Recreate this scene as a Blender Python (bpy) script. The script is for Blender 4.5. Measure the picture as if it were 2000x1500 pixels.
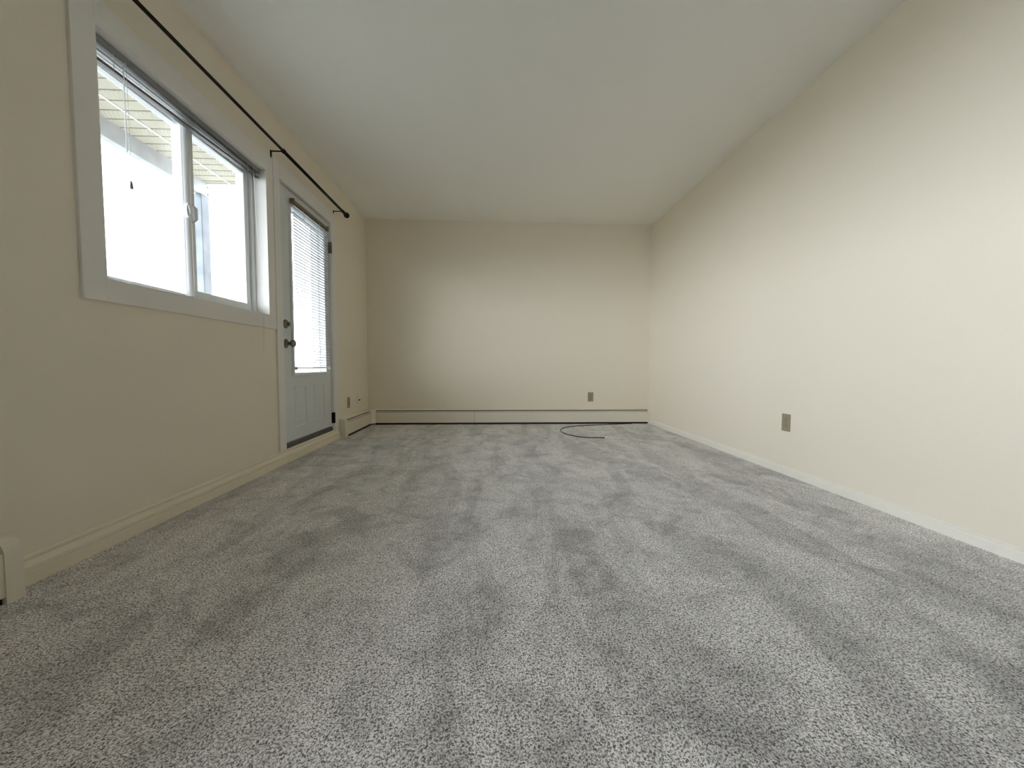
import bpy, bmesh, math, random
from mathutils import Vector, Matrix
random.seed(7)
S = bpy.context.scene
for o in list(bpy.data.objects): bpy.data.objects.remove(o)
COL = S.collection

# ------------------------------------------------------------------ camera
FPX, PITCH, YAW, ROLL, CZ = 740.0, 0.04942, 0.04765, 0.00305, 0.7174
cp, sp, cy, sy, cr, sr = math.cos(PITCH), math.sin(PITCH), math.cos(YAW), math.sin(YAW), math.cos(ROLL), math.sin(ROLL)
Fw = Vector((sy*cp, cy*cp, -sp)); R0 = Vector((cy, -sy, 0)); U0 = R0.cross(Fw)
Rt = cr*R0 + sr*U0; Up = -sr*R0 + cr*U0
cam_d = bpy.data.cameras.new('camera'); cam = bpy.data.objects.new('camera', cam_d); COL.objects.link(cam)
cam_d.sensor_width = 36.0; cam_d.lens = FPX/2000*36.0; cam_d.clip_start = 0.02; cam_d.clip_end = 500
m = Matrix.Identity(4)
for i in range(3):
    m[i][0] = Rt[i]; m[i][1] = Up[i]; m[i][2] = -Fw[i]
m[2][3] = CZ
cam.matrix_world = m
S.camera = cam

# ------------------------------------------------------------------ world: white overcast sky
W = bpy.data.worlds.new('overcast_sky'); S.world = W; W.use_nodes = True
nt = W.node_tree; nt.nodes.clear()
SKY = 15.5
out = nt.nodes.new('ShaderNodeOutputWorld'); bg = nt.nodes.new('ShaderNodeBackground')
tc = nt.nodes.new('ShaderNodeTexCoord'); sep = nt.nodes.new('ShaderNodeSeparateXYZ'); rmp = nt.nodes.new('ShaderNodeValToRGB')
nt.links.new(tc.outputs['Generated'], sep.inputs[0]); nt.links.new(sep.outputs['Z'], rmp.inputs[0])
el = rmp.color_ramp.elements
el[0].position = 0.0; el[0].color = (0.88, 0.93, 1.0, 1)
el[1].position = 1.0; el[1].color = (0.82, 0.90, 1.0, 1)
nt.links.new(rmp.outputs[0], bg.inputs[0]); bg.inputs[1].default_value = SKY
nt.links.new(bg.outputs[0], out.inputs[0])

S.view_settings.view_transform = 'Standard'; S.view_settings.look = 'None'
S.view_settings.gamma = 1.0; S.view_settings.use_curve_mapping = False
S.view_settings.exposure = 0.08
S.cycles.use_denoising = True
S.cycles.max_bounces = 14; S.cycles.diffuse_bounces = 10; S.cycles.transparent_max_bounces = 16
S.cycles.sample_clamp_indirect = 0
S.cycles.caustics_reflective = False; S.cycles.caustics_refractive = False

# room dimensions (metres)
XL, XR, D, H, YN = -1.5226, 1.9352, 4.6475, 2.44, -4.0
XA, YA = 4.6, 1.10                                       # side space added behind the viewpoint to swallow light
WY0, WY1, WZ0, WZ1 = 1.57, 2.657, 1.047, 2.015         # window opening
DY0, DY1, DZ0, DZ1 = 2.812, 3.652, 0.087, 2.030         # door opening
VY0, VY1, VZ0, VZ1 = -3.70, 0.20, 0.90, 2.10           # unseen window added behind the camera to brighten the room
TH = 0.17                                               # outer wall thickness

def portal(y0, y1, z0, z1, x):
    l = bpy.data.lights.new('sky_portal', 'AREA'); l.shape = 'RECTANGLE'; l.size = y1-y0; l.size_y = z1-z0
    l.cycles.is_portal = True
    o = bpy.data.objects.new('sky_portal', l); COL.objects.link(o)
    o.location = (x, (y0+y1)/2, (z0+z1)/2)
    o.rotation_euler = Vector((1, 0, 0)).to_track_quat('-Z', 'Z').to_euler()
portal(WY0, WY1, WZ0, WZ1, XL-TH-0.04)
portal(DY0, DY1, 0.6, DZ1, XL-TH-0.04)
portal(VY0, VY1, VZ0, VZ1, XL-TH-0.04)

# ------------------------------------------------------------------ materials
MT = {}
def mat(name, col, rough=0.5, metal=0.0, noise=0.0, nscale=40.0, bump=0.0, bscale=200.0, spec=0.5, bdist=0.001):
    if name in MT: return MT[name]
    M = bpy.data.materials.new(name); M.use_nodes = True; MT[name] = M
    t = M.node_tree; b = t.nodes['Principled BSDF']
    b.inputs['Roughness'].default_value = rough; b.inputs['Metallic'].default_value = metal
    b.inputs['Specular IOR Level'].default_value = spec
    c = (*col, 1)
    co = t.nodes.new('ShaderNodeTexCoord')
    if noise > 0:
        n = t.nodes.new('ShaderNodeTexNoise'); n.inputs['Scale'].default_value = nscale; n.inputs['Detail'].default_value = 4
        t.links.new(co.outputs['Object'], n.inputs['Vector'])
        r = t.nodes.new('ShaderNodeValToRGB')
        r.color_ramp.elements[0].position = .3; r.color_ramp.elements[1].position = .7
        r.color_ramp.elements[0].color = tuple(max(0, v*(1-noise)) for v in col)+(1,)
        r.color_ramp.elements[1].color = tuple(min(1, v*(1+noise)) for v in col)+(1,)
        t.links.new(n.outputs['Fac'], r.inputs[0]); t.links.new(r.outputs[0], b.inputs['Base Color'])
    else:
        b.inputs['Base Color'].default_value = c
    if bump > 0:
        n2 = t.nodes.new('ShaderNodeTexNoise'); n2.inputs['Scale'].default_value = bscale; n2.inputs['Detail'].default_value = 3
        t.links.new(co.outputs['Object'], n2.inputs['Vector'])
        bp = t.nodes.new('ShaderNodeBump'); bp.inputs['Strength'].default_value = bump; bp.inputs['Distance'].default_value = bdist
        t.links.new(n2.outputs['Fac'], bp.inputs['Height']); t.links.new(bp.outputs[0], b.inputs['Normal'])
    return M
WALL = mat('cream_wall_paint', (0.815, 0.755, 0.63), 0.75, noise=0.012, nscale=300, bump=0.25, bscale=260, spec=0.25)
CEIL = mat('ceiling_paint', (0.87, 0.87, 0.83), 0.85, noise=0.02, nscale=350, bump=0.5, bscale=320, spec=0.1)
TRIM = mat('white_trim_paint', (0.78, 0.77, 0.73), 0.5, noise=0.01, nscale=30, spec=0.3)
BASE = mat('cream_baseboard_paint', (0.80, 0.74, 0.60), 0.45, noise=0.01, nscale=30)
VINYL = mat('white_vinyl_frame', (0.78, 0.80, 0.81), 0.35, noise=0.01, nscale=20)
DOORP = mat('door_white_paint', (0.66, 0.69, 0.70), 0.4, noise=0.01, nscale=25, bump=0.1, bscale=120)
STEEL = mat('satin_nickel', (0.23, 0.215, 0.19), 0.36, metal=1.0, noise=0.05, nscale=60)
DARKM = mat('dark_bronze', (0.009, 0.007, 0.007), 0.6, noise=0.1, nscale=50, spec=0.2)
SILL = mat('weathered_threshold_metal', (0.09, 0.082, 0.075), 0.6, noise=0.25, nscale=14)
BASER = mat('white_baseboard_paint', (0.83, 0.80, 0.72), 0.4, noise=0.01, nscale=30)
HEAT = mat('heater_enamel', (0.78, 0.73, 0.61), 0.4, noise=0.01, nscale=20)
BLACK = mat('dark_gap', (0.012, 0.011, 0.010), 0.8, noise=0.1, nscale=60)
OUTL = mat('tan_outlet_plastic', (0.30, 0.27, 0.18), 0.45, noise=0.01, nscale=50)
OUTD = mat('outlet_slot_dark', (0.05, 0.042, 0.025), 0.6, noise=0.02, nscale=50)
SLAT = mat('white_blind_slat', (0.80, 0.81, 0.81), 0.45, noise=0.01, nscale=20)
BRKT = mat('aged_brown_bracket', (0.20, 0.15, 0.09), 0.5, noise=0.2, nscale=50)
SLATG = mat('shade_grey_blind_slat', (0.34, 0.35, 0.36), 0.5, noise=0.03, nscale=20)  # white door slats, greyed to paint in their unlit room side
SLATW = mat('shaded_blind_slat', (0.26, 0.265, 0.265), 0.5, noise=0.02, nscale=20)  # darkened slat colour: shade painted into the window slats and headrail
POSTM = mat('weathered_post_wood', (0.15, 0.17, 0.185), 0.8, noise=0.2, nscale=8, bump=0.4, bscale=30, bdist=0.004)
CORD = mat('white_cord', (0.75, 0.75, 0.72), 0.7, noise=0.05, nscale=300)
CLEAR = mat('clear_acrylic_wand', (0.85, 0.88, 0.9), 0.15, noise=0.01, nscale=50)
RAILM = mat('dark_grey_rail_metal', (0.085, 0.078, 0.08), 0.35, noise=0.1, nscale=40)
TASS = mat('grey_tassel', (0.16, 0.15, 0.19), 0.5, noise=0.05, nscale=100)
CABLE = mat('black_cable_rubber', (0.015, 0.015, 0.015), 0.5, noise=0.1, nscale=80)
SOFF = mat('cream_vinyl_soffit', (0.39, 0.375, 0.295), 0.6, noise=0.03, nscale=30)
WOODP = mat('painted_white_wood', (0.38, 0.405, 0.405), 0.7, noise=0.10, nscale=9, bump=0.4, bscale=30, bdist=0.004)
DECK = mat('grey_deck_boards', (0.16, 0.165, 0.16), 0.8, noise=0.12, nscale=6)
EXTW = mat('exterior_siding', (0.70, 0.70, 0.66), 0.7, noise=0.05, nscale=8)
def see_through(M, amount, tint):
    t = M.node_tree; b = t.nodes['Principled BSDF']; o = t.nodes['Material Output']
    mx = t.nodes.new('ShaderNodeMixShader'); tr = t.nodes.new('ShaderNodeBsdfTransparent'); tr.inputs[0].default_value = (*tint, 1)
    mx.inputs[0].default_value = amount
    t.links.new(b.outputs[0], mx.inputs[1]); t.links.new(tr.outputs[0], mx.inputs[2]); t.links.new(mx.outputs[0], o.inputs[0])
see_through(CLEAR, 0.55, (0.97, 0.98, 1.0))

def glass_mat():
    M = bpy.data.materials.new('window_glass'); M.use_nodes = True; t = M.node_tree; t.nodes.clear()
    o = t.nodes.new('ShaderNodeOutputMaterial'); mx = t.nodes.new('ShaderNodeMixShader')
    tr = t.nodes.new('ShaderNodeBsdfTransparent'); gl = t.nodes.new('ShaderNodeBsdfGlossy'); fr = t.nodes.new('ShaderNodeMapRange'); lw = t.nodes.new('ShaderNodeLayerWeight'); pw = t.nodes.new('ShaderNodeMath')
    tr.inputs[0].default_value = (0.96, 0.965, 0.965, 1); gl.inputs['Roughness'].default_value = 0.02; 
    pw.operation = 'POWER'; pw.inputs[1].default_value = 5.0; lw.inputs['Blend'].default_value = 0.5
    t.links.new(lw.outputs['Facing'], pw.inputs[0]); t.links.new(pw.outputs[0], fr.inputs['Value'])
    fr.inputs['To Min'].default_value = 0.04; fr.inputs['To Max'].default_value = 0.9
    t.links.new(fr.outputs['Result'], mx.inputs[0]); t.links.new(tr.outputs[0], mx.inputs[1]); t.links.new(gl.outputs[0], mx.inputs[2])
    t.links.new(mx.outputs[0], o.inputs[0]); return M
GLASS = glass_mat()

def carpet_mat():
    M = bpy.data.materials.new('grey_frieze_carpet'); M.use_nodes = True; t = M.node_tree
    b = t.nodes['Principled BSDF']; b.inputs['Roughness'].default_value = 1.0; b.inputs['Specular IOR Level'].default_value = 0.05
    b.inputs['Sheen Weight'].default_value = 0.25; b.inputs['Sheen Roughness'].default_value = 0.5
    co = t.nodes.new('ShaderNodeTexCoord')
    def noise(scale, det, dist=0.0, vec=None, rough=0.5):
        n = t.nodes.new('ShaderNodeTexNoise'); n.inputs['Scale'].default_value = scale; n.inputs['Detail'].default_value = det
        n.inputs['Distortion'].default_value = dist; n.inputs['Roughness'].default_value = rough
        t.links.new(vec or co.outputs['Object'], n.inputs['Vector']); return n
    def ramp(src, stops):
        r = t.nodes.new('ShaderNodeValToRGB'); e = r.color_ramp.elements
        while len(e) < len(stops): e.new(0.5)
        for k, (p_, c_) in enumerate(stops): e[k].position = p_; e[k].color = (c_, c_, c_, 1) if not isinstance(c_, tuple) else (*c_, 1)
        t.links.new(src, r.inputs[0]); return r
    tuft = noise(235, 1.5, 0.9)
    col = ramp(tuft.outputs['Fac'], [(0.36, (0.15, 0.143, 0.137)), (0.48, (0.56, 0.54, 0.52)), (0.57, (0.95, 0.925, 0.895))])
    # vacuum strokes and footprints: the pile leans differently there
    mp = t.nodes.new('ShaderNodeMapping'); mp.inputs['Rotation'].default_value = (0, 0, math.radians(9)); mp.inputs['Scale'].default_value = (3.6, 1.0, 1)
    t.links.new(co.outputs['Object'], mp.inputs['Vector'])
    big = noise(1.0, 7.0, 0.7, mp.outputs[0], 0.68)
    blot = noise(5.0, 9.0, 1.0, None, 0.72)
    f1 = ramp(big.outputs['Fac'], [(0.43, 0.82), (0.53, 1.05)])
    f2 = ramp(blot.outputs['Fac'], [(0.37, 0.74), (0.49, 0.99), (0.62, 1.13)])
    m1 = t.nodes.new('ShaderNodeMix'); m1.data_type = 'RGBA'; m1.blend_type = 'MULTIPLY'; m1.inputs[0].default_value = 1
    m2 = t.nodes.new('ShaderNodeMix'); m2.data_type = 'RGBA'; m2.blend_type = 'MULTIPLY'; m2.inputs[0].default_value = 1
    t.links.new(col.outputs[0], m1.inputs[6]); t.links.new(f1.outputs[0], m1.inputs[7])
    t.links.new(m1.outputs[2], m2.inputs[6]); t.links.new(f2.outputs[0], m2.inputs[7])
    t.links.new(m2.outputs[2], b.inputs['Base Color'])
    bp = t.nodes.new('ShaderNodeBump'); bp.inputs['Strength'].default_value = 0.7; bp.inputs['Distance'].default_value = 0.005
    t.links.new(tuft.outputs['Fac'], bp.inputs['Height']); t.links.new(bp.outputs[0], b.inputs['Normal'])
    return M
CARPET = carpet_mat()

# ------------------------------------------------------------------ mesh helpers
class MB:
    def __init__(s): s.bm = bmesh.new()
    def box(s, x0, x1, y0, y1, z0, z1, bev=0.0):
        b = bmesh.new(); bmesh.ops.create_cube(b, size=1)
        for v in b.verts: v.co = Vector(((x0+x1)/2+v.co.x*(x1-x0), (y0+y1)/2+v.co.y*(y1-y0), (z0+z1)/2+v.co.z*(z1-z0)))
        if bev > 0: bmesh.ops.bevel(b, geom=b.edges[:], offset=bev, segments=2, affect='EDGES', profile=0.5)
        s.merge(b); return s
    def merge(s, b):
        me = bpy.data.meshes.new('tmp'); b.to_mesh(me); b.free(); s.bm.from_mesh(me); bpy.data.meshes.remove(me)
    def prism(s, pts, axis, a0, a1):
        """closed polygon pts (u,v) extruded along axis; axis x: (y,z), axis y: (x,z), axis z: (x,y)"""
        def P(p, a):
            return {'x': (a, p[0], p[1]), 'y': (p[0], a, p[1]), 'z': (p[0], p[1], a)}[axis]
        b = bmesh.new(); A = [b.verts.new(P(p, a0)) for p in pts]; B = [b.verts.new(P(p, a1)) for p in pts]
        n = len(pts)
        for i in range(n): b.faces.new((A[i], A[(i+1) % n], B[(i+1) % n], B[i]))
        b.faces.new(A); b.faces.new(B[::-1]); bmesh.ops.recalc_face_normals(b, faces=b.faces[:]); s.merge(b); return s
    def tube(s, pts, r, n=12, caps=True):
        b = bmesh.new(); pts = [Vector(p) for p in pts]; rs = r if isinstance(r, (list, tuple)) else [r]*len(pts); rings = []
        up = None
        for i, p in enumerate(pts):
            d = (pts[min(i+1, len(pts)-1)]-pts[max(i-1, 0)]).normalized()
            if up is None: up = Vector((0, 0, 1)) if abs(d.z) < .9 else Vector((1, 0, 0))
            a = d.cross(up).normalized(); c = a.cross(d).normalized(); up = c
            rings.append([b.verts.new(p+(a*math.cos(2*math.pi*k/n)+c*math.sin(2*math.pi*k/n))*rs[i]) for k in range(n)])
        for i in range(len(rings)-1):
            for k in range(n): b.faces.new((rings[i][k], rings[i][(k+1) % n], rings[i+1][(k+1) % n], rings[i+1][k]))
        if caps: b.faces.new(rings[0][::-1]); b.faces.new(rings[-1])
        for f in b.faces: f.smooth = len(f.verts) == 4
        bmesh.ops.recalc_face_normals(b, faces=b.faces[:]); s.merge(b); return s
    def frame(s, x0, x1, y0, y1, z0, z1, w, bev=0.0, wb=None, wt=None):
        """rectangular frame in the y-z plane, members of width w"""
        wb = w if wb is None else wb; wt = w if wt is None else wt
        s.box(x0, x1, y0, y0+w, z0, z1, bev); s.box(x0, x1, y1-w, y1, z0, z1, bev)
        s.box(x0, x1, y0+w, y1-w, z0, z0+wb, bev); s.box(x0, x1, y0+w, y1-w, z1-wt, z1, bev); return s
    def build(s, name, material, parent=None, label=None):
        me = bpy.data.meshes.new(name); s.bm.to_mesh(me); s.bm.free(); me.materials.append(material)
        o = bpy.data.objects.new(name, me); COL.objects.link(o)
        if parent:
            o.parent = parent
            o.matrix_parent_inverse = Matrix.Identity(4)
            off = world_loc(parent)
            for v in me.vertices: v.co -= off
            OFF[o.name] = off
        else: OFF[o.name] = Vector((0, 0, 0))
        if label: o['label'] = label
        return o
OFF = {}
def world_loc(o): return OFF[o.name].copy()
def empty(name, loc, label=None, cat=None, group=None, kind=None):
    o = bpy.data.objects.new(name, None); COL.objects.link(o); o.location = loc; o.empty_display_size = 0.05
    OFF[o.name] = Vector(loc)
    tag(o, label, cat, group, kind); return o
def tag(o, label=None, cat=None, group=None, kind=None):
    if label: o['label'] = label
    if cat: o['category'] = cat
    if group: o['group'] = group
    if kind: o['kind'] = kind
    return o
def struct(mb, name, material, label=None, cat=None):
    return tag(mb.build(name, material), label, cat, kind='structure')

# ------------------------------------------------------------------ room shell
struct(MB().box(XL-TH, XA+0.12, YN-0.12, D+0.12, -0.12, 0.0), 'floor', CARPET, 'wall to wall grey flecked carpet with vacuum marks', 'carpet')
struct(MB().box(XL-TH, XA+0.12, YN-0.12, D+0.12, H, H+0.14), 'ceiling', CEIL, 'flat off-white painted ceiling', 'ceiling')
struct(MB().box(XR, XR+0.12, YA, D+0.12, 0, H), 'wall_right', WALL, 'long cream wall with no openings on the right', 'wall')
struct(MB().box(XL, XR, D, D+0.12, 0, H), 'wall_back', WALL, 'cream end wall above the long baseboard heater', 'wall')
ABSORB = mat('light_absorbing_brown', (0.22, 0.16, 0.11), 0.6, noise=0.25, nscale=5)  # dark brown to soak up light in the added, unseen space
struct(MB().box(XL, XA, YN-0.12, YN, 0, H), 'wall_front', ABSORB, 'unseen wall behind the viewpoint, made brown to absorb light', 'wall')
struct(MB().box(XR+0.12, XA, YA, YA+0.12, 0, H).box(XA, XA+0.12, YN-0.12, YA+0.12, 0, H), 'added_side_wall', ABSORB, 'brown wall of a side space added behind the viewpoint to absorb light', 'wall')
wl = MB()
def wseg(y0, y1, z0, z1): wl.box(XL-TH, XL, y0, y1, z0, z1)
wseg(YN-0.12, VY0, 0, H); wseg(VY0, VY1, 0, VZ0); wseg(VY0, VY1, VZ1, H); wseg(VY1, WY0, 0, H)
wseg(WY0, WY1, 0, WZ0); wseg(WY0, WY1, WZ1, H); wseg(WY1, DY0, 0, H)
wseg(DY0, DY1, 0, DZ0-0.03); wseg(DY0, DY1, DZ1, H); wseg(DY1, D+0.12, 0, H)
struct(wl, 'wall_left', WALL, 'cream outer wall with the window and balcony door', 'wall')

BRICK = mat('dull_red_brick', (0.15, 0.10, 0.085), 0.85, noise=0.3, nscale=12)  # unseen dark skin added to cut light bounced onto the balcony parts
cl = MB()
def cseg(y0, y1, z0, z1): cl.box(XL-TH-0.03, XL-TH-0.001, y0, y1, z0, z1)
mg = 0.05
cseg(YN-0.12, VY0-mg, -0.3, 2.43); cseg(VY0-mg, VY1+mg, -0.3, VZ0-mg); cseg(VY0-mg, VY1+mg, VZ1+mg, 2.43); cseg(VY1+mg, WY0-mg, -0.3, 2.43)
cseg(WY0-mg, WY1+mg, -0.3, WZ0-mg); cseg(WY0-mg, WY1+mg, WZ1+mg, 2.43); cseg(WY1+mg, DY0-mg, -0.3, 2.43)
cseg(DY0-mg, DY1+mg, DZ1+mg, 2.43); cseg(DY1+mg, D+0.4, -0.3, 2.43)
struct(cl, 'wall_outside', BRICK, 'dark brick outer face added to the window wall to cut bounced light', 'wall')

# baseboards
b = MB(); b.prism([(XL, 0), (XL+0.020, 0), (XL+0.020, 0.043), (XL+0.0165, 0.045), (XL+0.0195, 0.048), (XL+0.0195, 0.060), (XL+0.015, 0.066), (XL+0.0085, 0.078),
                   (XL+0.012, 0.083), (XL+0.013, 0.090), (XL+0.006, 0.097), (XL, 0.098)], 'y', 1.211, 3.745)
struct(b, 'baseboard_left', BASE, 'cream moulded baseboard under the window and balcony door', 'baseboard')
b = MB(); b.prism([(XL, 0), (XL+0.020, 0), (XL+0.020, 0.06), (XL+0.013, 0.090), (XL, 0.098)], 'y', YN, -1.40)
struct(b, 'baseboard_left.001', BASE, 'cream moulded baseboard behind the viewpoint', 'baseboard')
b = MB(); b.prism([(XR, 0), (XR-0.014, 0), (XR-0.014, 0.036), (XR-0.012, 0.044), (XR-0.007, 0.048), (XR-0.007, 0.052), (XR-0.004, 0.055), (XR, 0.055)], 'y', YA, D-0.07)
struct(b, 'baseboard_right', BASER, 'low cream baseboard along the right wall', 'baseboard')

# ------------------------------------------------------------------ window builder
XF = XL-0.073          # room side of the vinyl frame
def casing_parts(p, y0, y1, z0, z1, w=0.085, right=True):
    c = MB(); x0, x1 = XL, XL+0.012
    c.box(x0, x1, y0-w, y0, z0-w, z1+w+0.015, 0.0015)
    if right: c.box(x0, x1, y1, y1+w, z0-w, z1+w+0.015, 0.0015)
    else: c.box(x0, x1, y1, y1+0.074, z0-w, z1+w+0.015, 0.0015)
    c.box(x0, x1, y0, y1, z0-w, z0, 0.0015); c.box(x0, x1, y0, y1, z1, z1+w+0.015, 0.0015)
    c.build('casing', TRIM, p)
    j = MB(); t = 0.006
    j.box(XL-TH, XL+0.011, y0, y0+t, z0, z1); j.box(XL-TH, XL+0.011, y1-t, y1, z0, z1)
    j.box(XL-TH, XL+0.011, y0+t, y1-t, z0, z0+t); j.box(XL-TH, XL+0.011, y0+t, y1-t, z1-t, z1)
    j.build('reveal_lining', TRIM, p)
def window(name, y0, y1, z0, z1, label, full=True, meet=None, right=True):
    p = empty(name, (XL, (y0+y1)/2, z0), label, 'window', kind='structure')
    casing_parts(p, y0, y1, z0, z1, right=right)
    a0, a1, c0, c1 = y0+0.006, y1-0.006, z0+0.006, z1-0.006
    fr = MB()
    fr.frame(XL-TH+0.01, XF, a0, a1, c0, c1, 0.018, 0.002, wb=0.020, wt=0.03)
    fr.frame(XL-TH+0.01, XF-0.022, a0+0.018, a1-0.018, c0+0.02, c1-0.03, 0.012, 0.0015)     # tracks
    fr.frame(XL-TH+0.01, XF-0.050, a0+0.030, a1-0.030, c0+0.032, c1-0.042, 0.010, 0.0015)
    fr.build('window_frame', VINYL, p)
    my = meet if meet is not None else (y0+y1)/2
    # outer, left sash
    xs0, xs1 = XL-0.150, XL-0.126
    s1 = MB(); s1.frame(xs0, xs1, a0+0.02, my+0.020, c0+0.022, c1-0.03, 0.030, 0.003, wb=0.018, wt=0.02)
    s1.box(xs1, xs1+0.006, my-0.002, my+0.006, c0+0.03, c1-0.04)
    o1 = s1.build('fixed_sash', VINYL, p)
    MB().box((xs0+xs1)/2-0.003, (xs0+xs1)/2+0.003, a0+0.03, my-0.005, c0+0.03, c1-0.04).build('pane', GLASS, o1)
    # inner, right sash
    xi0, xi1 = XL-0.118, XL-0.092
    s2 = MB(); s2.frame(xi0, xi1, my+0.020, a1-0.030, c0+0.022, c1-0.03, 0.036, 0.003, wb=0.042, wt=0.03)
    yc = my-0.004                                        # rounded meeting stile standing proud of the sash
    s2.prism([(xi0+0.004, yc-0.022), (xi1+0.002, yc-0.022)]+[(xi1+0.002+0.020*math.sin(t), yc-0.020*math.cos(t)) for t in [math.pi*k/14 for k in range(1, 14)]]+[(xi1+0.002, yc+0.022), (xi0+0.004, yc+0.022)], 'z', c0+0.022, c1-0.03)
    o2 = s2.build('sliding_sash', VINYL, p)
    MB().box((xi0+xi1)/2-0.003, (xi0+xi1)/2+0.003, my+0.05, a1-0.06, c0+0.05, c1-0.05).build('pane', GLASS, o2)
    if full:
        zc = z0+0.472
        k = MB()                                       # thumb latch: oval housing with a finger lever
        k.prism([(my-0.020+0.016*math.cos(t)*(1), zc+0.036*math.sin(t)) for t in [i*math.pi/12 for i in range(24)]], 'x', xi1+0.018, xi1+0.027)
        k.tube([(xi1+0.026, my-0.026, zc+0.026), (xi1+0.033, my-0.024, zc+0.012), (xi1+0.034, my-0.021, zc-0.008), (xi1+0.028, my-0.017, zc-0.024)], [0.004, 0.006, 0.0055, 0.003], 10)
        k.box(xi1+0.012, xi1+0.031, my-0.018, my-0.006, zc-0.034, zc+0.03, 0.003)
        k.build('latch', VINYL, p, 'white oval thumb latch')
        k = MB(); zk = zc+0.003                        # pull handle
        yk = my+0.036
        k.tube([(xi1, yk, zk+0.052), (xi1+0.004, yk+0.003, zk+0.043), (xi1+0.012, yk+0.005, zk+0.036), (xi1+0.020, yk+0.006, zk+0.028),
                (xi1+0.020, yk+0.006, zk-0.028), (xi1+0.012, yk+0.005, zk-0.036), (xi1+0.004, yk+0.003, zk-0.043), (xi1, yk, zk-0.052)], 0.004, 8)
        k.box(xi1+0.012, xi1+0.022, yk-0.004, yk+0.010, zk-0.032, zk+0.032, 0.003)
        k.build('pull_handle', VINYL, p, 'white sash pull handle')
    return p
window('window_1', WY0, WY1, WZ0, WZ1, 'white vinyl sliding window left of the balcony door', True, 2.115, right=False)
window('added_window', VY0, VY1, VZ0, VZ1, 'white vinyl sliding window added unseen behind the viewpoint for its light', False)

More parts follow.
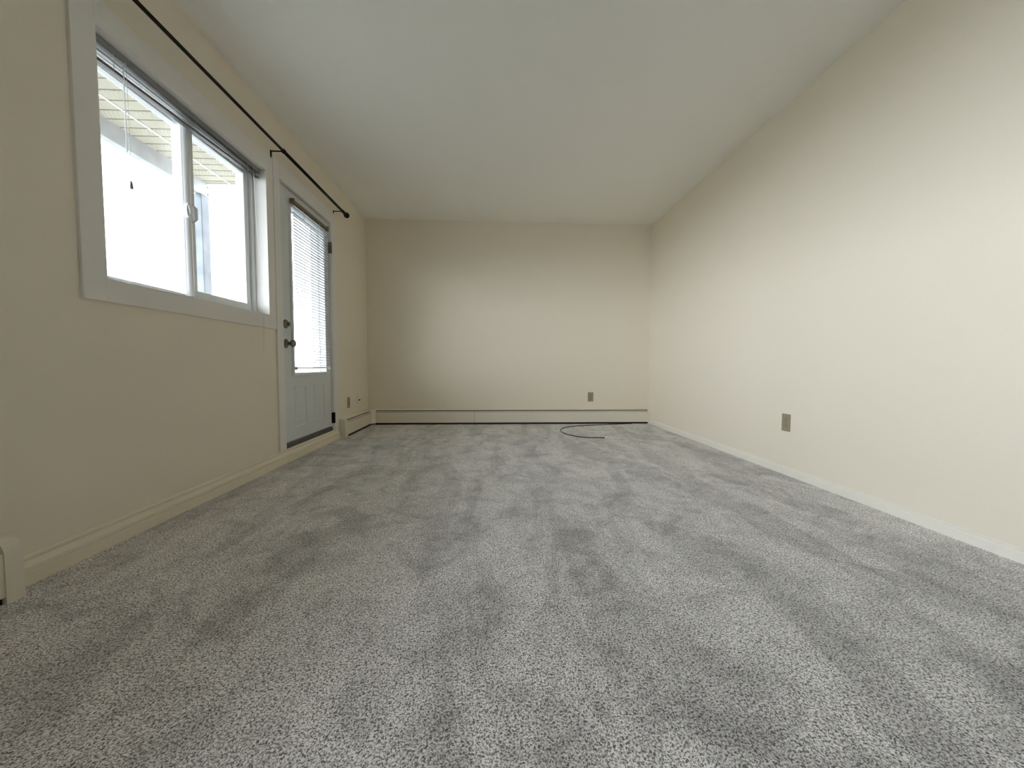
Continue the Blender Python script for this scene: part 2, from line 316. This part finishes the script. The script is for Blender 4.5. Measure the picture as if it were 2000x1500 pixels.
# ------------------------------------------------------------------ door
def build_door():
    p = empty('door_1', (XL, (DY0+DY1)/2, DZ0), 'white balcony door with a tall glazed light and two lower panels', 'door', kind='structure')
    c = MB(); x0, x1 = XL, XL+0.014; w = 0.094
    c.box(x0, x1, DY0-0.078, DY0, 0.098, DZ1+0.11, 0.0015); c.box(x0, x1, DY1, DY1+w, 0.098, DZ1+0.11, 0.0015); c.box(x0, x1, DY0, DY1, DZ1, DZ1+0.11, 0.0015)
    c.build('casing', TRIM, p)
    j = MB(); t = 0.004
    j.box(XL-TH, XL+0.010, DY0, DY0+t, DZ0, DZ1); j.box(XL-TH, XL+0.010, DY1-t, DY1, DZ0, DZ1); j.box(XL-TH, XL+0.010, DY0+t, DY1-t, DZ1-t, DZ1)
    j.box(XL-0.085, XL-0.06, DY0+t, DY0+0.016, DZ0+.03, DZ1-t); j.box(XL-0.085, XL-0.06, DY1-0.016, DY1-t, DZ0+.03, DZ1-t); j.box(XL-0.085, XL-0.06, DY0+t, DY1-t, DZ1-0.016, DZ1-t)
    j.build('door_jamb', TRIM, p)
    s = MB()                                            # threshold: ribbed dark metal sill with a lip
    s.prism([(XL-TH-0.03, DZ0-0.03), (XL+0.002, DZ0-0.03), (XL+0.002, DZ0), (XL-0.006, DZ0+0.004), (XL-0.006, DZ0+0.040), (XL-0.012, DZ0+0.044), (XL-0.10, DZ0+0.048), (XL-TH-0.03, DZ0+0.02)], 'y', DY0+0.004, DY1-0.004)
    s.build('threshold', SILL, p, 'dark weathered metal threshold')
    g = MB(); g.box(XL-0.055, XL-0.030, DY1-0.0075, DY1-0.004, DZ0+0.05, DZ1-0.004); g.box(XL-0.055, XL-0.022, DY0+0.004, DY1-0.004, DZ1-0.0085, DZ1-0.004)  # black strips put the shade of the door gap into colour
    g.box(XL-0.055, XL-0.030, DY0+0.004, DY0+0.0075, DZ0+0.05, DZ1-0.004)
    g.build('gap_shade_strip', BLACK, p, 'black strip painting the shade in the door gap')
    # slab
    a0, a1, z0, z1 = DY0+0.0078, DY1-0.009, DZ0+0.052, DZ1-0.011
    X0, X1 = XL-0.057, XL-0.012
    gy0, gy1, gz0, gz1 = 2.985, 3.530, 0.655, 1.905      # glass opening
    s = MB()
    s.box(X0, X1, a0, gy0, z0, z1); s.box(X0, X1, gy1, a1, z0, z1); s.box(X0, X1, gy0, gy1, gz1, z1)
    # lower part with two sunk panels
    py = [(2.975, 3.175), (3.300, 3.500)]; pz0, pz1 = 0.225, 0.555
    s.box(X0, X1-0.006, gy0, gy1, z0, gz0)
    s.box(X1-0.006, X1, gy0, gy1, pz1, gz0); s.box(X1-0.006, X1, gy0, gy1, z0, pz0)
    s.box(X1-0.006, X1, py[0][1], py[1][0], pz0, pz1); s.box(X1-0.006, X1, py[1][1], gy1, pz0, pz1)
    slab = s.build('door_leaf', DOORP, p)
    pe = MB()
    for u0, u1 in py:
        u0 = max(u0, gy0)
        b2 = bmesh.new()
        def ring(ins, x): return [b2.verts.new((x, y, z)) for y, z in ((u0+ins, pz0+ins), (u1-ins, pz0+ins), (u1-ins, pz1-ins), (u0+ins, pz1-ins))]
        rs = [ring(0, X1+0.0005), ring(0.004, X1+0.004), ring(0.010, X1+0.003), ring(0.016, X1-0.0045), ring(0.032, X1-0.0045), ring(0.045, X1-0.0005)]
        for i in range(len(rs)-1):
            for k in range(4): b2.faces.new((rs[i][k], rs[i][(k+1) % 4], rs[i+1][(k+1) % 4], rs[i+1][k]))
        b2.faces.new(rs[-1]); bmesh.ops.recalc_face_normals(b2, faces=b2.faces[:])
        pe.merge(b2)
    pe.build('moulded_panels', DOORP, slab)
    lf = MB(); lf.frame(X1-0.01, X1+0.012, gy0-0.024, gy1+0.024, gz0-0.026, gz1+0.024, 0.026, 0.004)
    lf.frame(X0-0.01, X0+0.005, gy0-0.024, gy1+0.024, gz0-0.026, gz1+0.024, 0.030, 0.004)
    lite = lf.build('glazing_frame', DOORP, p)
    MB().box((X0+X1)/2-0.004, (X0+X1)/2+0.004, gy0, gy1, gz0, gz1).build('pane', GLASS, lite)
    # knob, deadbolt
    def knob(z, y, kind):
        k = MB()
        def lathe(prof, n=28):
            b2 = bmesh.new(); rings = []
            for dx, r in prof: rings.append([b2.verts.new((X1+dx, y+r*math.cos(2*math.pi*i/n), z+r*math.sin(2*math.pi*i/n))) for i in range(n)])
            for a, c in zip(rings, rings[1:]):
                for i in range(n): b2.faces.new((a[i], a[(i+1) % n], c[(i+1) % n], c[i]))
            b2.faces.new(rings[0]); b2.faces.new(rings[-1])
            for f in b2.faces: f.smooth = len(f.verts) == 4
            bmesh.ops.recalc_face_normals(b2, faces=b2.faces[:]); k.merge(b2)
        if kind == 'knob':
            lathe([(0.0, 0.033), (0.004, 0.0335), (0.008, 0.030), (0.011, 0.020), (0.014, 0.013), (0.030, 0.012), (0.036, 0.016), (0.042, 0.0245), (0.050, 0.0285), (0.058, 0.0275), (0.064, 0.022), (0.067, 0.012), (0.0665, 0.004)])
        else:
            lathe([(0.0, 0.032), (0.004, 0.0325), (0.009, 0.029), (0.012, 0.020), (0.014, 0.010), (0.016, 0.006), (0.017, 0.003)])
            k.box(X1+0.012, X1+0.034, y-0.004, y+0.004, z-0.015, z+0.013, 0.002)
        return k.build('door_knob' if kind == 'knob' else 'deadbolt', STEEL, p, 'round tarnished metal door knob' if kind == 'knob' else 'round deadbolt with thumb turn above the knob')
    knob(0.873, 2.885, 'knob'); knob(1.016, 2.885, 'bolt')
    for z in (1.80, 1.01, 0.215):
        h = MB(); hy = DY1-0.004
        h.tube([(X1+0.018, hy, z-0.05), (X1+0.018, hy, z-0.017)], 0.0065, 12); h.tube([(X1+0.018, hy, z-0.0165), (X1+0.018, hy, z+0.0165)], 0.0065, 12); h.tube([(X1+0.018, hy, z+0.017), (X1+0.018, hy, z+0.05)], 0.0065, 12)
        h.box(X1+0.0, X1+0.0135, hy-0.002, hy+0.001, z-0.05, z+0.05)
        h.box(XL+0.010, XL+0.0165, hy, hy+0.014, z-0.05, z+0.05, 0.001)
        h.tube([(X1+0.018, hy, z+0.05), (X1+0.018, hy, z+0.056)], [0.005, 0.003], 10)
        h.build('hinge', VINYL if z == 1.01 else (STEEL if z > 1.5 else DARKM), p)
    return (gy0, gy1, gz0, gz1, X1)
gy0, gy1, gz0, gz1, X1 = build_door()

# ------------------------------------------------------------------ blinds
def slat_strip(b, xc, y0, y1, z, depth, tilt, crown=0.0022, t=0.0004, n=5):
    """one crowned slat along y; positive tilt lowers the room-side edge"""
    pts = []
    for k in range(n):
        u = -depth/2+depth*k/(n-1); h = crown*(1-(2*u/depth)**2)
        pts.append((u, h))
    poly = pts+[(u, h-t) for u, h in pts[::-1]]
    ct, st = math.cos(tilt), math.sin(tilt)
    b.prism([(xc+u*ct+h*st, z-u*st+h*ct) for u, h in poly], 'y', y0, y1)

def _tmpmesh(q):
    me = bpy.data.meshes.new('t'); q.bm.to_mesh(me); q.bm.free(); return me

def window_blind():
    xc = XL-0.040; y0, y1 = WY0+0.012, WY1-0.012; zt = WZ1-0.007
    p = empty('mini_blind', (xc, (y0+y1)/2, zt), 'white mini blind drawn up into the top of the sliding window', 'blind')
    h = MB(); h.box(xc-0.013, xc+0.013, y0, y1, zt-0.026, zt, 0.002)
    h.box(xc-0.016, xc+0.016, y0-0.003, y0+0.012, zt-0.030, zt, 0.002); h.box(xc-0.016, xc+0.016, y1-0.012, y1+0.003, zt-0.030, zt, 0.002)
    h.build('headrail', SLATW, p)
    def sagged(mb, zl, zr):
        """lower the left end more than the right: the blind hangs unevenly"""
        for v in mb.bm.verts:
            t = (v.co.y-y0)/(y1-y0); v.co.z += zl*(1-t)+zr*t
        return mb
    s = MB()
    for zl, zr, n in ((-0.040, -0.034, 2), (-0.060, -0.042, 2), (-0.078, -0.049, 2)):
        for k in range(n):
            q = MB(); slat_strip(q, xc+random.uniform(-.001, .001), y0+0.004+random.uniform(0, .004), y1-0.006-random.uniform(0, .008), -0.0012*k, 0.025, math.radians(22+random.uniform(-2, 2)))
            sagged(q, zt+zl, zt+zr); s.bm.from_mesh(_tmpmesh(q))
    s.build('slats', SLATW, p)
    r = MB(); r.box(xc-0.0125, xc+0.0125, y0+0.004, y1-0.006, -0.010, 0.0, 0.002)
    sagged(r, zt-0.092, zt-0.055); rail = r.build('bottom_rail', RAILM, p, 'dark bottom rail')
    r = MB(); r.box(xc-0.0130, xc+0.0130, y0+0.004, y1-0.006, 0.0, 0.0018, 0.0005)  # white strip stands in for light on the rail's top lip
    sagged(r, zt-0.092, zt-0.055); r.build('rail_lit_lip', SLAT, rail, 'white strip painting the lit lip of the rail')
    z = zt-0.085
    for yy, zb in ((y0+0.10, zt-0.096), ((y0+y1)/2, zt-0.080), (y1-0.12, zt-0.066)):
        c = MB(); c.tube([(xc+0.0135, yy, zt-0.027), (xc+0.0142, yy+0.001, (zt+zb)/2), (xc+0.0135, yy, zb)], 0.0009, 6)
        c.build('ladder_cord', CORD, p)
    w = MB(); yy = y0+0.135
    w.tube([(xc+0.016, yy, zt-0.026), (xc+0.019, yy, zt-0.040), (xc+0.019, yy, zt-0.052)], 0.0018, 8)
    w.tube([(xc+0.019, yy, zt-0.052), (xc+0.0185, yy+0.001, zt-0.40)], 0.0028, 8)
    w.build('tilt_wand', CLEAR, p, 'clear hexagonal tilt wand')
    c2 = MB(); c2.tube([(xc+0.019, yy+0.012, zt-0.028), (xc+0.019, yy+0.014, zt-0.30), (xc+0.0185, yy+0.013, zt-0.515)], 0.0009, 6)
    c2.build('pull_cord', CORD, p)
    t2 = MB(); t2.tube([(xc+0.0185, yy+0.013, zt-0.512), (xc+0.0185, yy+0.013, zt-0.518), (xc+0.0185, yy+0.0135, zt-0.535), (xc+0.0185, yy+0.0135, zt-0.545)], [0.002, 0.0042, 0.0058, 0.0052], 12)
    t2.build('tassel', TASS, p, 'small dark tassel hanging from the cord')
    c3 = MB(); yy = y1-0.07
    c3.tube([(xc+0.018, yy, zt-0.026), (xc+0.030, yy-0.004, zt-0.35), (XL+0.008, yy-0.002, zt-0.80), (XL+0.0155, yy, WZ0+0.01), (XL+0.0155, yy, WZ0-0.10), (XL+0.011, yy-0.002, WZ0-0.235)], 0.0011, 6)
    c3.build('lift_cord', CORD, p)
window_blind()

DOOR_TILT = math.radians(6)
def door_blind():
    xc = X1+0.012+0.018; y0, y1 = gy0-0.012, gy1+0.022; zt = gz1+0.042
    p = empty('door_blind', (xc, (y0+y1)/2, zt), 'white mini blind lowered over the glass of the balcony door', 'blind')
    h = MB(); h.box(xc-0.013, xc+0.013, y0, y1, zt-0.026, zt, 0.002); hr = h.build('headrail', BRKT, p, 'brown headrail')
    br = MB(); br.box(xc-0.018, xc+0.015, y0-0.006, y0-0.0005, zt-0.028, zt+0.012, 0.001); br.box(xc-0.018, xc+0.015, y1+0.0005, y1+0.006, zt-0.028, zt+0.012, 0.001)
    br.box(xc-0.018, xc-0.002, y0-0.006, y1+0.006, zt+0.0005, zt+0.012, 0.001)
    br.build('mounting_bracket', BRKT, p, 'brown metal mounting bracket')
    s = MB(); z = zt-0.040; zb = gz0+0.052
    while z > zb:
        e = random.uniform(-.0006, .0006)
        slat_strip(s, xc, y0+0.003+random.uniform(0, .003), y1-0.003-random.uniform(0, .003), z+e, 0.025, DOOR_TILT+math.radians(random.uniform(-1.5, 1.5)), crown=0.0034)
        z -= 0.0235
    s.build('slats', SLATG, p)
    MB().box(xc-0.0125, xc+0.0125, y0+0.002, y1-0.002, z+0.001, z+0.012, 0.002).build('bottom_rail', SLAT, p)
    for yy in (y0+0.13, y1-0.17):
        for dx in (-0.0135, 0.0135):
            c = MB(); c.tube([(xc+dx, yy, zt-0.026), (xc+dx, yy, z+0.006)], 0.0009, 6); c.build('ladder_cord', CORD, p)
    for yy in (y0+0.0, y1):
        hd = MB(); hd.box(xc-0.018, xc+0.006, yy-0.002, yy+0.002, z-0.008, z+0.016, 0.0008); hd.build('hold_down_bracket', SLAT, p)
    w = MB(); w.tube([(xc+0.016, y0+0.13, zt-0.02), (xc+0.0175, y0+0.131, zt-0.62)], 0.0024, 8)
    w.build('tilt_wand', CLEAR, p)
door_blind()

# ------------------------------------------------------------------ curtain rod
def rod():
    x, z = -1.436, 2.172
    p = empty('curtain_rod', (x, 2.3, z), 'long dark bronze curtain rod above the window and door', 'curtain rod')
    MB().tube([(x, 0.55, z), (x, 2.78, z)], 0.0088, 16).build('inner_tube', DARKM, p)
    MB().tube([(x, 2.745, z), (x, 3.775, z)], 0.0115, 16).build('outer_tube', DARKM, p)
    for s, yb in ((1, 3.77), (-1, 0.56)):
        f = MB(); prof = [(0, .0115), (.010, .014), (.020, .014), (.024, .012), (.035, .015), (.048, .021), (.062, .0255), (.076, .0265), (.088, .022), (.096, .013), (.099, .003)]
        f.tube([(x, yb+s*a, z) for a, r in prof], [r for a, r in prof], 20); f.build('finial', DARKM, p)
    for yb in (0.66, 2.735, 3.745):
        k = MB(); k.box(XL, XL+0.004, yb-0.008, yb+0.008, z-0.045, z+0.006, 0.001)
        k.box(XL+0.004, x-0.006, yb-0.0035, yb+0.0035, z-0.004, z+0.003, 0.001)
        k.tube([(x, yb-0.008, z), (x, yb+0.008, z)], 0.0145, 16)
        k.build('bracket', DARKM, p)
rod()

# ------------------------------------------------------------------ baseboard heaters
# profile in (distance from wall, height); builder maps onto a wall
def heater(name, label, mapf, L0, L1, cap0=True, cap1=True, joints=(), sagf=0.0, capw=0.014, hgt=0.186):
    """mapf(along, out, z) -> world xyz"""
    p = empty(name, mapf((L0+L1)/2, 0, 0), label, 'heater')
    def ext(pts, a0, a1, nm, material, lab=None, par=None, bev=False):
        b2 = bmesh.new()
        A = [b2.verts.new(mapf(a0, u, v)) for u, v in pts]; B = [b2.verts.new(mapf(a1, u, v)) for u, v in pts]; n = len(pts)
        for i in range(n): b2.faces.new((A[i], A[(i+1) % n], B[(i+1) % n], B[i]))
        b2.faces.new(A); b2.faces.new(B[::-1]); bmesh.ops.recalc_face_normals(b2, faces=b2.faces[:])
        mb = MB(); mb.merge(b2); return mb.build(nm, material, par or p, lab)
    a0 = L0+(capw if cap0 else 0); a1 = L1-(capw if cap1 else 0)
    # back plate with the rolled top hood
    ext([(0, 0.004), (0.004, 0.004), (0.004, hgt-0.006), (0.045, hgt-0.008), (0.054, hgt-0.014), (0.056, hgt-0.014), (0.046, hgt-0.003), (0.040, hgt), (0, hgt)], a0, a1, 'back_hood', HEAT)
    # heating element block, black to paint the shade in slot and floor gap
    e = ext([(0.005, 0.001), (0.060, 0.001), (0.060, 0.020), (0.061, 0.021), (0.061, hgt-0.044), (0.043, hgt-0.032), (0.040, hgt-0.012), (0.005, hgt-0.012)], a0, a1, 'shade_element', BLACK, 'heating element blacked in for the shade of the slot and floor gap')
    # damper blade in the slot
    ext([(0.050, hgt-0.026), (0.0635, hgt-0.034), (0.0640, hgt-0.032), (0.052, hgt-0.0235)], a0, a1, 'damper', HEAT)
    # front panels, each its own piece
    js = [a0]+list(joints)+[a1]
    for i in range(len(js)-1):
        q0 = js[i]+(0.0012 if i else 0); q1 = js[i+1]-(0.0012 if i < len(js)-2 else 0)
        d = 0.0015*(i % 2)
        ext([(0.064+d, 0.026), (0.066+d, 0.022), (0.0695+d, 0.022), (0.0705+d, 0.026), (0.0705+d, hgt-0.048), (0.0685+d, hgt-0.0375), (0.0655+d, hgt-0.0372), (0.0682+d, hgt-0.048), (0.0682+d, 0.027)], q0, q1, 'front_panel', HEAT)
    # end caps
    capp = [(0, 0), (0.074, 0), (0.074, hgt-0.045)]+[(0.074-0.034*(1-math.cos(t)), hgt-0.045+0.046*math.sin(t)) for t in [math.pi/2*k/6 for k in range(1, 7)]]+[(0, hgt+0.001)]
    if cap0: ext(capp, L0, L0+capw, 'end_cap', HEAT)
    if cap1: ext(capp, L1-capw, L1, 'end_cap', HEAT)
    return p
mb_back = lambda a, u, v: (a, D-u, v)
mb_left = lambda a, u, v: (XL+u, a, v)
heater('baseboard_heater', 'long cream baseboard heater across the foot of the end wall', mb_back, XL+0.108, XR-0.0, cap0=False, cap1=True, joints=(-0.235,), capw=0.030)
heater('baseboard_heater', 'short cream baseboard heater in the corner past the balcony door', mb_left, 3.752, D-0.112, cap0=True, cap1=False, capw=0.060)
heater('baseboard_heater', 'cream baseboard heater end in the near left corner below the window wall', mb_left, -1.40, 1.211, cap0=True, cap1=True, capw=0.045, hgt=0.192)
cc = MB()
hg = 0.187
for (pts) in ([(0, 0.022), (0.072, 0.022), (0.072, hg-0.045), (0.066, hg-0.022), (0.052, hg-0.006), (0.040, hg), (0, hg)],):
    b2 = bmesh.new()
    # inside corner cover: profile swept round the corner with a mitre
    A = [b2.verts.new(mb_left(D-0.112, u, v)) for u, v in pts]
    B = [b2.verts.new((XL+u, D-u, v)) for u, v in pts]
    C = [b2.verts.new(mb_back(XL+0.108, u, v)) for u, v in pts]
    # diagonal face: widen the sweep so the front reads as one flat chamfer
    n = len(pts)
    for P_, Q_ in ((A, C),):
        for i in range(n-1): b2.faces.new((P_[i], P_[i+1], Q_[i+1], Q_[i]))
    b2.faces.new(A); b2.faces.new(C[::-1])
    b2.faces.new((A[-1], B[-1], C[-1])); b2.faces.new((A[0], C[0], B[0]))
    bmesh.ops.recalc_face_normals(b2, faces=b2.faces[:]); 
    for v in [v for v in b2.verts if not v.link_faces]: b2.verts.remove(v)
    cc.merge(b2)
tag(cc.build('heater_corner_cover', HEAT), 'cream corner cover joining the two far baseboard heaters', 'heater cover')

# ------------------------------------------------------------------ outlets
def outlet(mapf, label, a, z):
    p = empty('outlet', mapf(a, 0, z), label, 'outlet', 'tan duplex outlets')
    def bx(a0, a1, u0, u1, z0, z1, nm, material, par, bev=0.0, lab=None):
        b2 = MB(); P0 = mapf(a0, u0, z0); P1 = mapf(a1, u1, z1)
        b2.box(min(P0[0], P1[0]), max(P0[0], P1[0]), min(P0[1], P1[1]), max(P0[1], P1[1]), z0, z1, bev); return b2.build(nm, material, par, lab)
    bx(a-0.035, a+0.035, 0, 0.005, z-0.057, z+0.057, 'cover_plate', OUTL, p, 0.0018)
    for s in (-1, 1):
        zc = z+s*0.0195
        r = MB(); n = 20; pts = []
        for i in range(n):
            t = 2*math.pi*i/n; pts.append((0.0170*math.cos(t), max(-0.0125, min(0.0125, 0.0165*math.sin(t)))))
        b2 = bmesh.new(); A = [b2.verts.new(mapf(a+q[0], 0.004, zc+q[1])) for q in pts]; B = [b2.verts.new(mapf(a+q[0], 0.0068, zc+q[1])) for q in pts]
        for i in range(n): b2.faces.new((A[i], A[(i+1) % n], B[(i+1) % n], B[i]))
        b2.faces.new(A); b2.faces.new(B[::-1]); bmesh.ops.recalc_face_normals(b2, faces=b2.faces[:]); r.merge(b2)
        rec = r.build('receptacle', OUTL, p)
        q = MB()
        for da, hh in ((-0.0063, 0.0045), (0.0063, 0.0036)):
            P0 = mapf(a+da-0.0012, 0.0062, 0); P1 = mapf(a+da+0.0012, 0.0071, 0)
            q.box(min(P0[0], P1[0]), max(P0[0], P1[0]), min(P0[1], P1[1]), max(P0[1], P1[1]), zc+0.003-hh, zc+0.003+hh)
        P0 = mapf(a-0.0024, 0.0062, 0); P1 = mapf(a+0.0024, 0.0071, 0)
        q.box(min(P0[0], P1[0]), max(P0[0], P1[0]), min(P0[1], P1[1]), max(P0[1], P1[1]), zc-0.0100, zc-0.0050, 0.0004)
        q.build('slots', OUTD, rec)
    t = MB(); t.tube([mapf(a, 0.004, z), mapf(a, 0.0062, z)], [0.0035, 0.003], 12); t.build('screw', OUTD, p)
mb_right = lambda a, u, v: (XR-u, a, v)
outlet(mb_right, 'tan duplex outlet on the long right wall', 2.405, 0.344)
outlet(mb_back, 'tan duplex outlet on the end wall above the heater', 1.200, 0.328)
outlet(mb_left, 'tan duplex outlet on the left wall beside the balcony door', 4.032, 0.323)
p = empty('cable_jack', (XL, 4.33, 0.33), 'painted-over cable plate with a dark jack by the far left corner', 'wall jack')
MB().box(XL, XL+0.004, 4.295, 4.365, 0.285, 0.399, 0.0015).build('cover_plate', WALL, p)
MB().tube([(XL+0.004, 4.335, 0.322), (XL+0.010, 4.335, 0.322), (XL+0.016, 4.335, 0.322)], [0.0085, 0.0085, 0.006], 14).build('jack', BLACK, p, 'dark round cable jack')

# ------------------------------------------------------------------ cable on the carpet
cp_ = [(1.072, 3.668), (1.00, 3.676), (0.93, 3.690), (0.86, 3.725), (0.80, 3.785), (0.755, 3.87), (0.732, 3.97), (0.728, 4.07), (0.748, 4.17), (0.80, 4.275), (0.89, 4.355), (1.00, 4.410), (1.15, 4.455), (1.33, 4.497), (1.48, 4.530), (1.60, 4.552), (1.70, 4.566)]
def catmull(P, k=6):
    o_ = []; P = [Vector(q) for q in P]
    for i in range(len(P)-1):
        a, b_, c_, d_ = P[max(i-1, 0)], P[i], P[i+1], P[min(i+2, len(P)-1)]
        for j in range(k):
            t = j/k; o_.append(0.5*((2*b_)+(-a+c_)*t+(2*a-5*b_+4*c_-d_)*t*t+(-a+3*b_-3*c_+d_)*t**3))
    o_.append(P[-1]); return o_
pts3 = catmull([(x, y, 0.0045) for x, y in cp_])
p = empty('coaxial_cable', (1.0, 4.1, 0), 'black cable looping over the carpet from the heater foot', 'cable')
MB().tube(pts3, 0.0042, 10).build('jacket', CABLE, p)
e0 = pts3[0]; dr = (pts3[0]-pts3[1]).normalized()
MB().tube([e0, e0+dr*0.004, e0+dr*0.018], [0.0052, 0.0062, 0.0062], 12).build('connector', CABLE, p)

# ------------------------------------------------------------------ balcony outside
XO = -2.75
BY = -4.0
sf = MB(); yy = BY; ys = 3.86
k = 0
while yy < ys-0.001:
    y2 = min(yy+0.1, ys)
    sf.prism([(yy, 2.452), (yy+0.003, 2.462), (yy+0.009, 2.462), (yy+0.012, 2.452), (y2, 2.452), (y2, 2.50), (yy, 2.50)], 'x', XL-TH-0.031, XO)
    if k % 2 == 0:                                     # perforated strip: small raised ribs
        for q in range(0, 46):
            xa = XL-TH-0.045-q*0.028
            if xa < XO+0.06: break
            b2 = bmesh.new(); vs = [b2.verts.new(v) for v in ((xa, yy+0.018, 2.452), (xa-0.010, yy+0.018, 2.452), (xa-0.050, y2-0.010, 2.452), (xa-0.040, y2-0.010, 2.452))]
            ws = [b2.verts.new((v.co.x-0.002, v.co.y, 2.4503)) for v in vs]
            for i in range(4): b2.faces.new((vs[i], vs[(i+1) % 4], ws[(i+1) % 4], ws[i]))
            b2.faces.new(ws); bmesh.ops.recalc_face_normals(b2, faces=b2.faces[:]); sf.merge(b2)
    yy += 0.1; k += 1
p = tag(sf.build('balcony_soffit', SOFF), 'cream ribbed vinyl soffit over the balcony outside', 'soffit')
MB().box(-2.545, -2.530, BY, 3.90, 2.446, 2.452, 0.001).build('joint_strip', VINYL, p)
MB().box(XL-TH-0.032, XO+0.001, ys, ys+0.022, 2.4465, 2.52, 0.002).build('fascia', VINYL, p)
bm_ = MB(); bm_.box(XO-0.062, XO-0.002, BY, 3.90, 2.325, 2.56, 0.004); bm_.box(XO-0.05, XO-0.012, 3.90, 3.925, 2.345, 2.43, 0.004)
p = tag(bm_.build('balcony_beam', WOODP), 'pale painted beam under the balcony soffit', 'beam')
bb = MB()
for z in (2.35, 2.415): bb.tube([(XO-0.002, 3.87, z), (XO+0.006, 3.87, z)], 0.008, 10)
bb.build('bolt_heads', WOODP, p)
ps = MB(); ps.box(XO-0.11, XO-0.005, 3.785, 3.885, -0.05, 2.325, 0.006)
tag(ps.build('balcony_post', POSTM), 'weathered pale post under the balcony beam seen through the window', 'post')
struct(MB().box(XO-0.16, XL-TH-0.031, BY, 3.99, -0.16, -0.05), 'floor_balcony', DECK, 'grey balcony deck outside the door', 'deck')
struct(MB().box(-60, XL-TH-0.05, -60, 60, -3.2, -3.0), 'ground', mat('open_ground', (0.17, 0.17, 0.155), 0.9, noise=0.1, nscale=0.3), 'open ground far below the balcony', 'ground')
